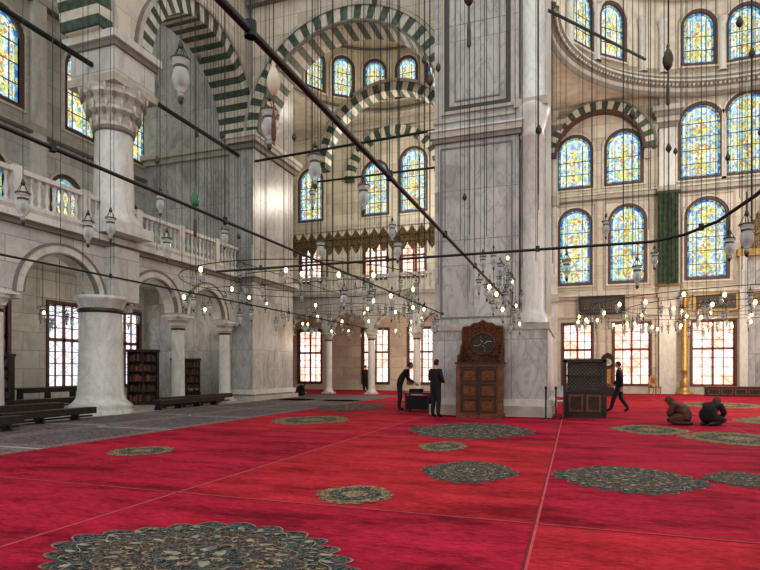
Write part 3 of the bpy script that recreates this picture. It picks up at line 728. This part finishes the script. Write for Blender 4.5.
for sx in (-.4,.4):
    for sy in (-.25,.25): m.box(sx-.03,sx+.03,sy-.03,sy+.03,0,.62,'woodd')
m.box(-.42,.42,-.27,.27,.1,.55,'black'); m.box(-.3,.1,-.2,.2,.68,.8,'black')
m.obj('low_table',loc=(-5.05,18.6,0))
def bench(y0,y1,x,h=.36,w=.35):
    m=MB(); m.box(x-w/2,x+w/2,y0,y1,h-.05,h,'woodd'); m.box(x+w/2-.04,x+w/2,y0,y1,h-.18,h-.05,'woodd'); m.box(x-.02,x+.02,y0,y1,.08,.13,'woodd')
    y=y0+.1
    while y<y1:
        m.panel([(x-w/2,0),(x+w/2,0),(x+w/2-.05,.12),(x+w/2-.08,h-.05),(x-w/2+.08,h-.05),(x-w/2+.05,.12)],[],'Y',y-.03,y+.03,'woodd'); y+=1.1
    m.obj('reading_bench')
bench(7.2,9.8,-12.6); bench(9.9,12.8,-13.5); bench(9.4,12.4,-14.3,.5); bench(16.3,20.2,-14.2); bench(17.0,21.4,-14.6,.42,.3); bench(12.6,17.0,-16.6,.5,.4); bench(14.4,17.0,-18.6,.8,.4)
def bookcase(x,y,w,h,d=.4):
    m=MB(); m.box(-w/2,w/2,0,d,0,.12,'woodd'); m.box(-w/2,-w/2+.06,0,d,.1,h,'woodd'); m.box(w/2-.06,w/2,0,d,.1,h,'woodd'); m.box(-w/2,w/2,d-.03,d,.1,h,'woodd'); m.box(-w/2-.04,w/2+.04,-.04,d,h-.1,h,'woodd')
    m.box(-.03,.03,0,.03,.1,h,'woodd'); n=5
    for i in range(n):
        z=.12+(h-.2)*i/n; m.box(-w/2,w/2,.02,d,z,z+.03,'woodd')
        q=-w/2+.08
        while q<w/2-.12:
            t_=random.uniform(.03,.06); hh=random.uniform(.2,.3); m.box(q,q+t_-.004,.08,d-.05,z+.03,z+.03+hh,random.choice(('woodd','wood','redwood','woodd','books'))); q+=t_
    return m.obj('bookcase',loc=(x,y,0),rotz=radians(35))
bookcase(-16.9,18.6,1.2,2.3); bookcase(-18.3,13.2,1.2,2.0); bookcase(-17.3,21.8,1.3,2.0); bookcase(-18.6,10.6,1.2,2.0)
m=MB(); m.lathe(6.1,36.6,[(.0,0),(.5,0),(.5,.1),(.3,.2),(.2,.5),(.28,.7),(.16,.9),(.16,1.3),(.24,1.45),(.2,1.5),(.19,5.4),(.25,5.5),(.3,5.7),(.12,6.0),(0,6.3)],'gold',16); m.obj('brass_candle_stand')
m=MB()
for sx in (-.22,.22):
    for sy in (-.2,.2): m.box(sx-.025,sx+.025,sy-.025,sy+.025,0,.45 if sy<0 else 1.05,'gold')
m.box(-.26,.26,-.24,.24,.42,.5,'redwood'); m.panel(arch(0,.44,.6,1.15),[arch(0,.3,.68,1.05)],'Y',.18,.22,'gold'); m.box(-.2,.2,.19,.21,.62,1.0,'redwood')
m.obj('gilt_chair',loc=(4.4,35.6,0),rotz=.5)
m=MB(); m.box(-1.3,1.3,-.3,.3,.0,.5,'woodd'); m.box(-1.35,1.35,-.35,.35,.5,.55,'wood')
for i in range(4): m.panel(rect(-1.25+i*.64,-.67+i*.64,.08,.44),[rect(-1.18+i*.64,-.74+i*.64,.14,.38)],'Y',-.33,-.3,'wood')
m.obj('wooden_chest_bench',loc=(8.2,35.2,0))

# ------------------------------------------------------------------ people
def skinmesh(nodes, edges, sub=1, root=0):
    me=bpy.data.meshes.new('tmp'); me.from_pydata([n[0] for n in nodes],edges,[]); ob=bpy.data.objects.new('tmp',me); scene.collection.objects.link(ob)
    md=ob.modifiers.new('s','SKIN'); md.use_smooth_shade=True
    if not me.skin_vertices: return None
    for i,n in enumerate(nodes):
        me.skin_vertices[0].data[i].radius=(n[1],n[2]); me.skin_vertices[0].data[i].use_root=(i==root)
    s=ob.modifiers.new('d','SUBSURF'); s.levels=sub; s.render_levels=sub
    dg=bpy.context.evaluated_depsgraph_get(); r=bpy.data.meshes.new_from_object(ob.evaluated_get(dg))
    bpy.data.objects.remove(ob); return r
def addmesh(mb, me, k, mat=Matrix.Identity(4), kfun=None):
    vs=[mat@v.co for v in me.vertices]
    if kfun is None: mb.add(vs,[list(p.vertices) for p in me.polygons],k,True)
    else:
        groups={}
        for p in me.polygons:
            c=sum((vs[i] for i in p.vertices),Vector())/len(p.vertices); groups.setdefault(kfun(c),[]).append(list(p.vertices))
        for kk,fs in groups.items(): mb.add(vs,fs,kk,True)
_hand=None
def hand_mesh():
    global _hand
    if _hand: return _hand
    nodes=[((0,0,0),.026,.02),((0,0,-.045),.036,.015),((0,0,-.085),.038,.014)]; edges=[(0,1),(1,2)]
    L=[.058,.072,.078,.068]
    for i,x in enumerate((-.033,-.011,.011,.033)):
        b0=len(nodes); nodes.append(((x,.002,-.098),.0095,.0095)); edges.append((2,b0))
        l=L[i]; nodes.append(((x*1.08,.010,-.098-l*.5),.0088,.0088)); nodes.append(((x*1.08,.026,-.098-l*.9),.0078,.0078)); edges+=[(b0,b0+1),(b0+1,b0+2)]
    b0=len(nodes); nodes.append(((.040,.012,-.05),.012,.012)); nodes.append(((.056,.022,-.078),.010,.010)); nodes.append(((.058,.034,-.1),.0085,.0085)); edges+=[(1,b0),(b0,b0+1),(b0+1,b0+2)]
    _hand=skinmesh(nodes,edges,1); return _hand
def head(mb, mat, cover=None):
    N=20; R=14; vs=[]
    for i in range(R+1):
        t=pi*i/R
        for j in range(N):
            a=2*pi*j/N; x=sin(t)*cos(a); y=sin(t)*sin(a); z=cos(t)
            X=x*.076; Y=y*.098; Z=z*.118
            if z<-.1:
                f=1-.28*min(1,(-z-.1)/.9); X*=f; Y=Y*f+(.012*(-z))
            if y>.5 and -.5<z<.15:
                Y-= .006
                if abs(x)<.22: Y+=.026*max(0,1-abs(z+.12)/.28)*(1-abs(x)/.22)
            if y>.5 and .0<z<.22 and .2<abs(x)<.6: Y-=.008
            q = 1.22 if cover and not (y>.45 and z<.45 and z>-.75) else (1.06 if (z>.48 or (y<.2 and z>-.45)) else 1)
            vs.append(mat@Vector((X*q,Y*q,Z*q)))
    groups={}
    for i in range(R):
        for j in range(N):
            j2=(j+1)%N; a=2*pi*(j+.5)/N; z=cos(pi*(i+.5)/R); y=sin(a)
            k='skin'
            if cover: k=cover if not (y>.45 and z<.45 and z>-.75) else 'skin'
            elif z>.48 or (y<.2 and z>-.45): k='hair'
            groups.setdefault(k,[]).append((i*N+j,(i+1)*N+j,(i+1)*N+j2,i*N+j2))
    for k,f in groups.items(): mb.add(vs,f,k,True)
    def blob(c,r,k):
        vv=[];ff=[]
        for i in range(7):
            t=pi*i/6
            for j in range(8):
                a=2*pi*j/8; vv.append(mat@Vector((c[0]+r[0]*sin(t)*cos(a),c[1]+r[1]*sin(t)*sin(a),c[2]+r[2]*cos(t))))
        for i in range(6):
            for j in range(8): ff.append((i*8+j,(i+1)*8+j,(i+1)*8+(j+1)%8,i*8+(j+1)%8))
        mb.add(vv,ff,k,True)
    for sx in (-1,1):
        blob((sx*.030,.082,.004),(.013,.008,.007),'eye')
        if not cover: blob((sx*.077,-.002,-.01),(.010,.020,.032),'skin')
    blob((0,.092,-.062),(.024,.008,.007),'lip')
def person(name, loc, yaw, J, top='black', bot='navy', cover=None, scale=1.0, coat=False, headtilt=0):
    base=dict(pel=(0,0,.94),spi=(0,0,1.13),che=(0,0,1.32),nkb=(0,-.005,1.45),nk=(0,.01,1.53),hd=(0,.03,1.61),
      sl=(-.165,0,1.41),el=(-.225,-.02,1.13),wl=(-.235,.06,.88),sr=(.165,0,1.41),er=(.225,-.02,1.13),wr=(.235,.06,.88),
      hl=(-.09,0,.88),kl=(-.10,.02,.49),al=(-.11,-.02,.09),tl=(-.13,.15,.035),hr=(.09,0,.88),kr=(.10,.02,.49),ar=(.11,-.02,.09),tr=(.13,.15,.035))
    base.update(J)
    rad=dict(pel=(.165,.13),spi=(.165,.125),che=(.19,.13),nkb=(.08,.07),nk=(.055,.055),hd=(.05,.05),sl=(.085,.085),el=(.060,.060),wl=(.042,.042),sr=(.085,.085),er=(.060,.060),wr=(.042,.042),
      hl=(.105,.11),kl=(.080,.082),al=(.058,.06),tl=(.045,.035),hr=(.105,.11),kr=(.080,.082),ar=(.058,.06),tr=(.045,.035))
    if coat: rad.update(pel=(.21,.18),hl=(.15,.15),hr=(.15,.15),kl=(.13,.13),kr=(.13,.13),spi=(.20,.17),che=(.21,.16),el=(.08,.08),er=(.08,.08))
    keys=list(base.keys()); idx={k:i for i,k in enumerate(keys)}
    E=[('pel','spi'),('spi','che'),('che','nkb'),('nkb','nk'),('nk','hd'),('che','sl'),('sl','el'),('el','wl'),('che','sr'),('sr','er'),('er','wr'),('pel','hl'),('hl','kl'),('kl','al'),('al','tl'),('pel','hr'),('hr','kr'),('kr','ar'),('ar','tr')]
    me=skinmesh([(base[k],*rad[k]) for k in keys],[(idx[a],idx[c]) for a,c in E],2,0)
    mb=MB()
    segs=[(Vector(base[a]),Vector(base[c]),a,c) for a,c in E]
    def kf(c):
        best=None
        for p,q,a,d in segs:
            t_=max(0,min(1,(c-p).dot(q-p)/((q-p).length_squared+1e-9))); dist=(c-(p+(q-p)*t_)).length
            if best is None or dist<best[0]: best=(dist,a,d,t_)
        _,a,d,_t=best
        if (a,d)in(('nkb','nk'),('nk','hd')): return cover or 'skin'
        if a in('al','ar'): return 'woodd'
        if a in('hl','hr','kl','kr') and not (coat and a in('hl','hr')): return bot
        return top
    if me: addmesh(mb,me,top,kfun=kf)
    for w,el,sg in(('wl','el',-1),('wr','er',1)):
        d=(Vector(base[w])-Vector(base[el])).normalized()
        q=Vector((0,0,-1)).rotation_difference(d).to_matrix().to_4x4()
        mir=Matrix.Diagonal((-sg,1,1,1))
        hm=hand_mesh()
        if hm: addmesh(mb,hm,'skin',Matrix.Translation(Vector(base[w])+d*.02)@q@Matrix.Rotation(-sg*pi/2*.8,4,'Z')@mir)
    hp=Vector(base['hd'])+Vector((0,.015,.03))
    head(mb,Matrix.Translation(hp)@Matrix.Rotation(headtilt,4,'X'),cover)
    o=mb.obj(name,loc=loc,rotz=yaw); o.scale=(scale,)*3; return o
walk=dict(kl=(-.10,.16,.50),al=(-.10,.26,.10),tl=(-.11,.43,.05),kr=(.10,-.03,.48),ar=(.10,-.27,.13),tr=(.11,-.13,.035),el=(-.23,-.12,1.15),wl=(-.24,-.12,.90),er=(.23,.06,1.14),wr=(.22,.24,.96))
bend=dict(spi=(0,.06,1.12),che=(0,.17,1.28),nkb=(0,.25,1.38),nk=(0,.30,1.45),hd=(0,.36,1.51),sl=(-.165,.22,1.34),sr=(.165,.22,1.34),el=(-.22,.30,1.08),wl=(-.15,.50,.95),er=(.22,.30,1.08),wr=(.15,.50,.95))
hold=dict(el=(-.24,.0,1.14),wl=(-.12,.22,1.08),er=(.24,.0,1.14),wr=(.12,.24,1.06))
kneel=dict(pel=(0,0,.26),spi=(0,.06,.40),che=(0,.18,.52),nkb=(0,.27,.58),nk=(0,.32,.59),hd=(0,.37,.57),sl=(-.18,.23,.52),sr=(.18,.23,.52),el=(-.24,.30,.32),wl=(-.12,.36,.22),er=(.24,.30,.32),wr=(.12,.36,.22),
   hl=(-.10,.02,.22),kl=(-.19,.36,.12),al=(-.12,-.02,.07),tl=(-.10,-.16,.05),hr=(.10,.02,.22),kr=(.19,.36,.12),ar=(.12,-.02,.07),tr=(.10,-.16,.05))
person('standing_man',(-3.95,16.45,.02),radians(-25),hold,scale=1.0)
person('bending_man',(-5.85,18.9,.02),radians(-70),bend,scale=1.03)
person('walking_man',(1.45,20.5,.02),radians(75),walk,scale=.98)
person('standing_man',(-13.2,35,.02),radians(30),hold,coat=True)
person('kneeling_woman',(2.72,16.2,.02),radians(60),kneel,top='browncl',bot='browncl',cover='browncl',coat=True,headtilt=-.7)
person('kneeling_man',(3.26,16.3,.02),radians(-40),kneel,top='black',bot='navy',cover='browncl',coat=True,headtilt=-.7)
person('kneeling_man',(-16.4,20.4,.02),radians(-60),kneel,coat=True,headtilt=-.7)
person('kneeling_man',(-16.6,21.3,.02),radians(-100),kneel,coat=True,headtilt=-.7)
person('kneeling_man',(-14.6,28,.02),radians(-60),kneel,coat=True,headtilt=-.5)

# ------------------------------------------------------------------ light
w = bpy.data.worlds.new('World'); scene.world = w; w.use_nodes = True
bg = w.node_tree.nodes['Background']; bg.inputs[0].default_value = (1,.985,.95,1); bg.inputs[1].default_value = 1.1
def plight(x,y,z,p,col=(1,.85,.65),r=.3):
    l=bpy.data.lights.new('chandelier_and_fill_light','POINT'); l.energy=p; l.color=col; l.shadow_soft_size=r; o=bpy.data.objects.new('chandelier_and_fill_light',l); scene.collection.objects.link(o); o.location=(x,y,z)
plight(-9.5,32,12.5,800,(1,.90,.76),.8); plight(-11,34,3.2,180,(1,.8,.6)); plight(-9,27.5,3.6,200,(1,.8,.6)); plight(6.5,25.5,4.6,550,(1,.76,.48),.8); plight(6.5,32,4.2,400,(1,.76,.48),.8); plight(-11,30,17,450,(1,.93,.8),.8); plight(8,27,14,1200,(1,.90,.74),.8)  # ring chandelier lamps, plus fill added high up and in the aisle bay
plight(-18,17,3.9,70,(1,.88,.72),.4); plight(-18,21,3.9,50,(1,.88,.72),.4)  # fill lights added to brighten the dark aisle behind the arcade
c = bpy.data.cameras.new('camera'); co = bpy.data.objects.new('camera', c); scene.collection.objects.link(co)
co.location=(0,0,1.45); co.rotation_euler=(radians(90),0,radians(19.2)); c.lens=26.4; c.sensor_width=36; c.shift_y=85/760; c.clip_start=.05; c.clip_end=300
scene.camera=co
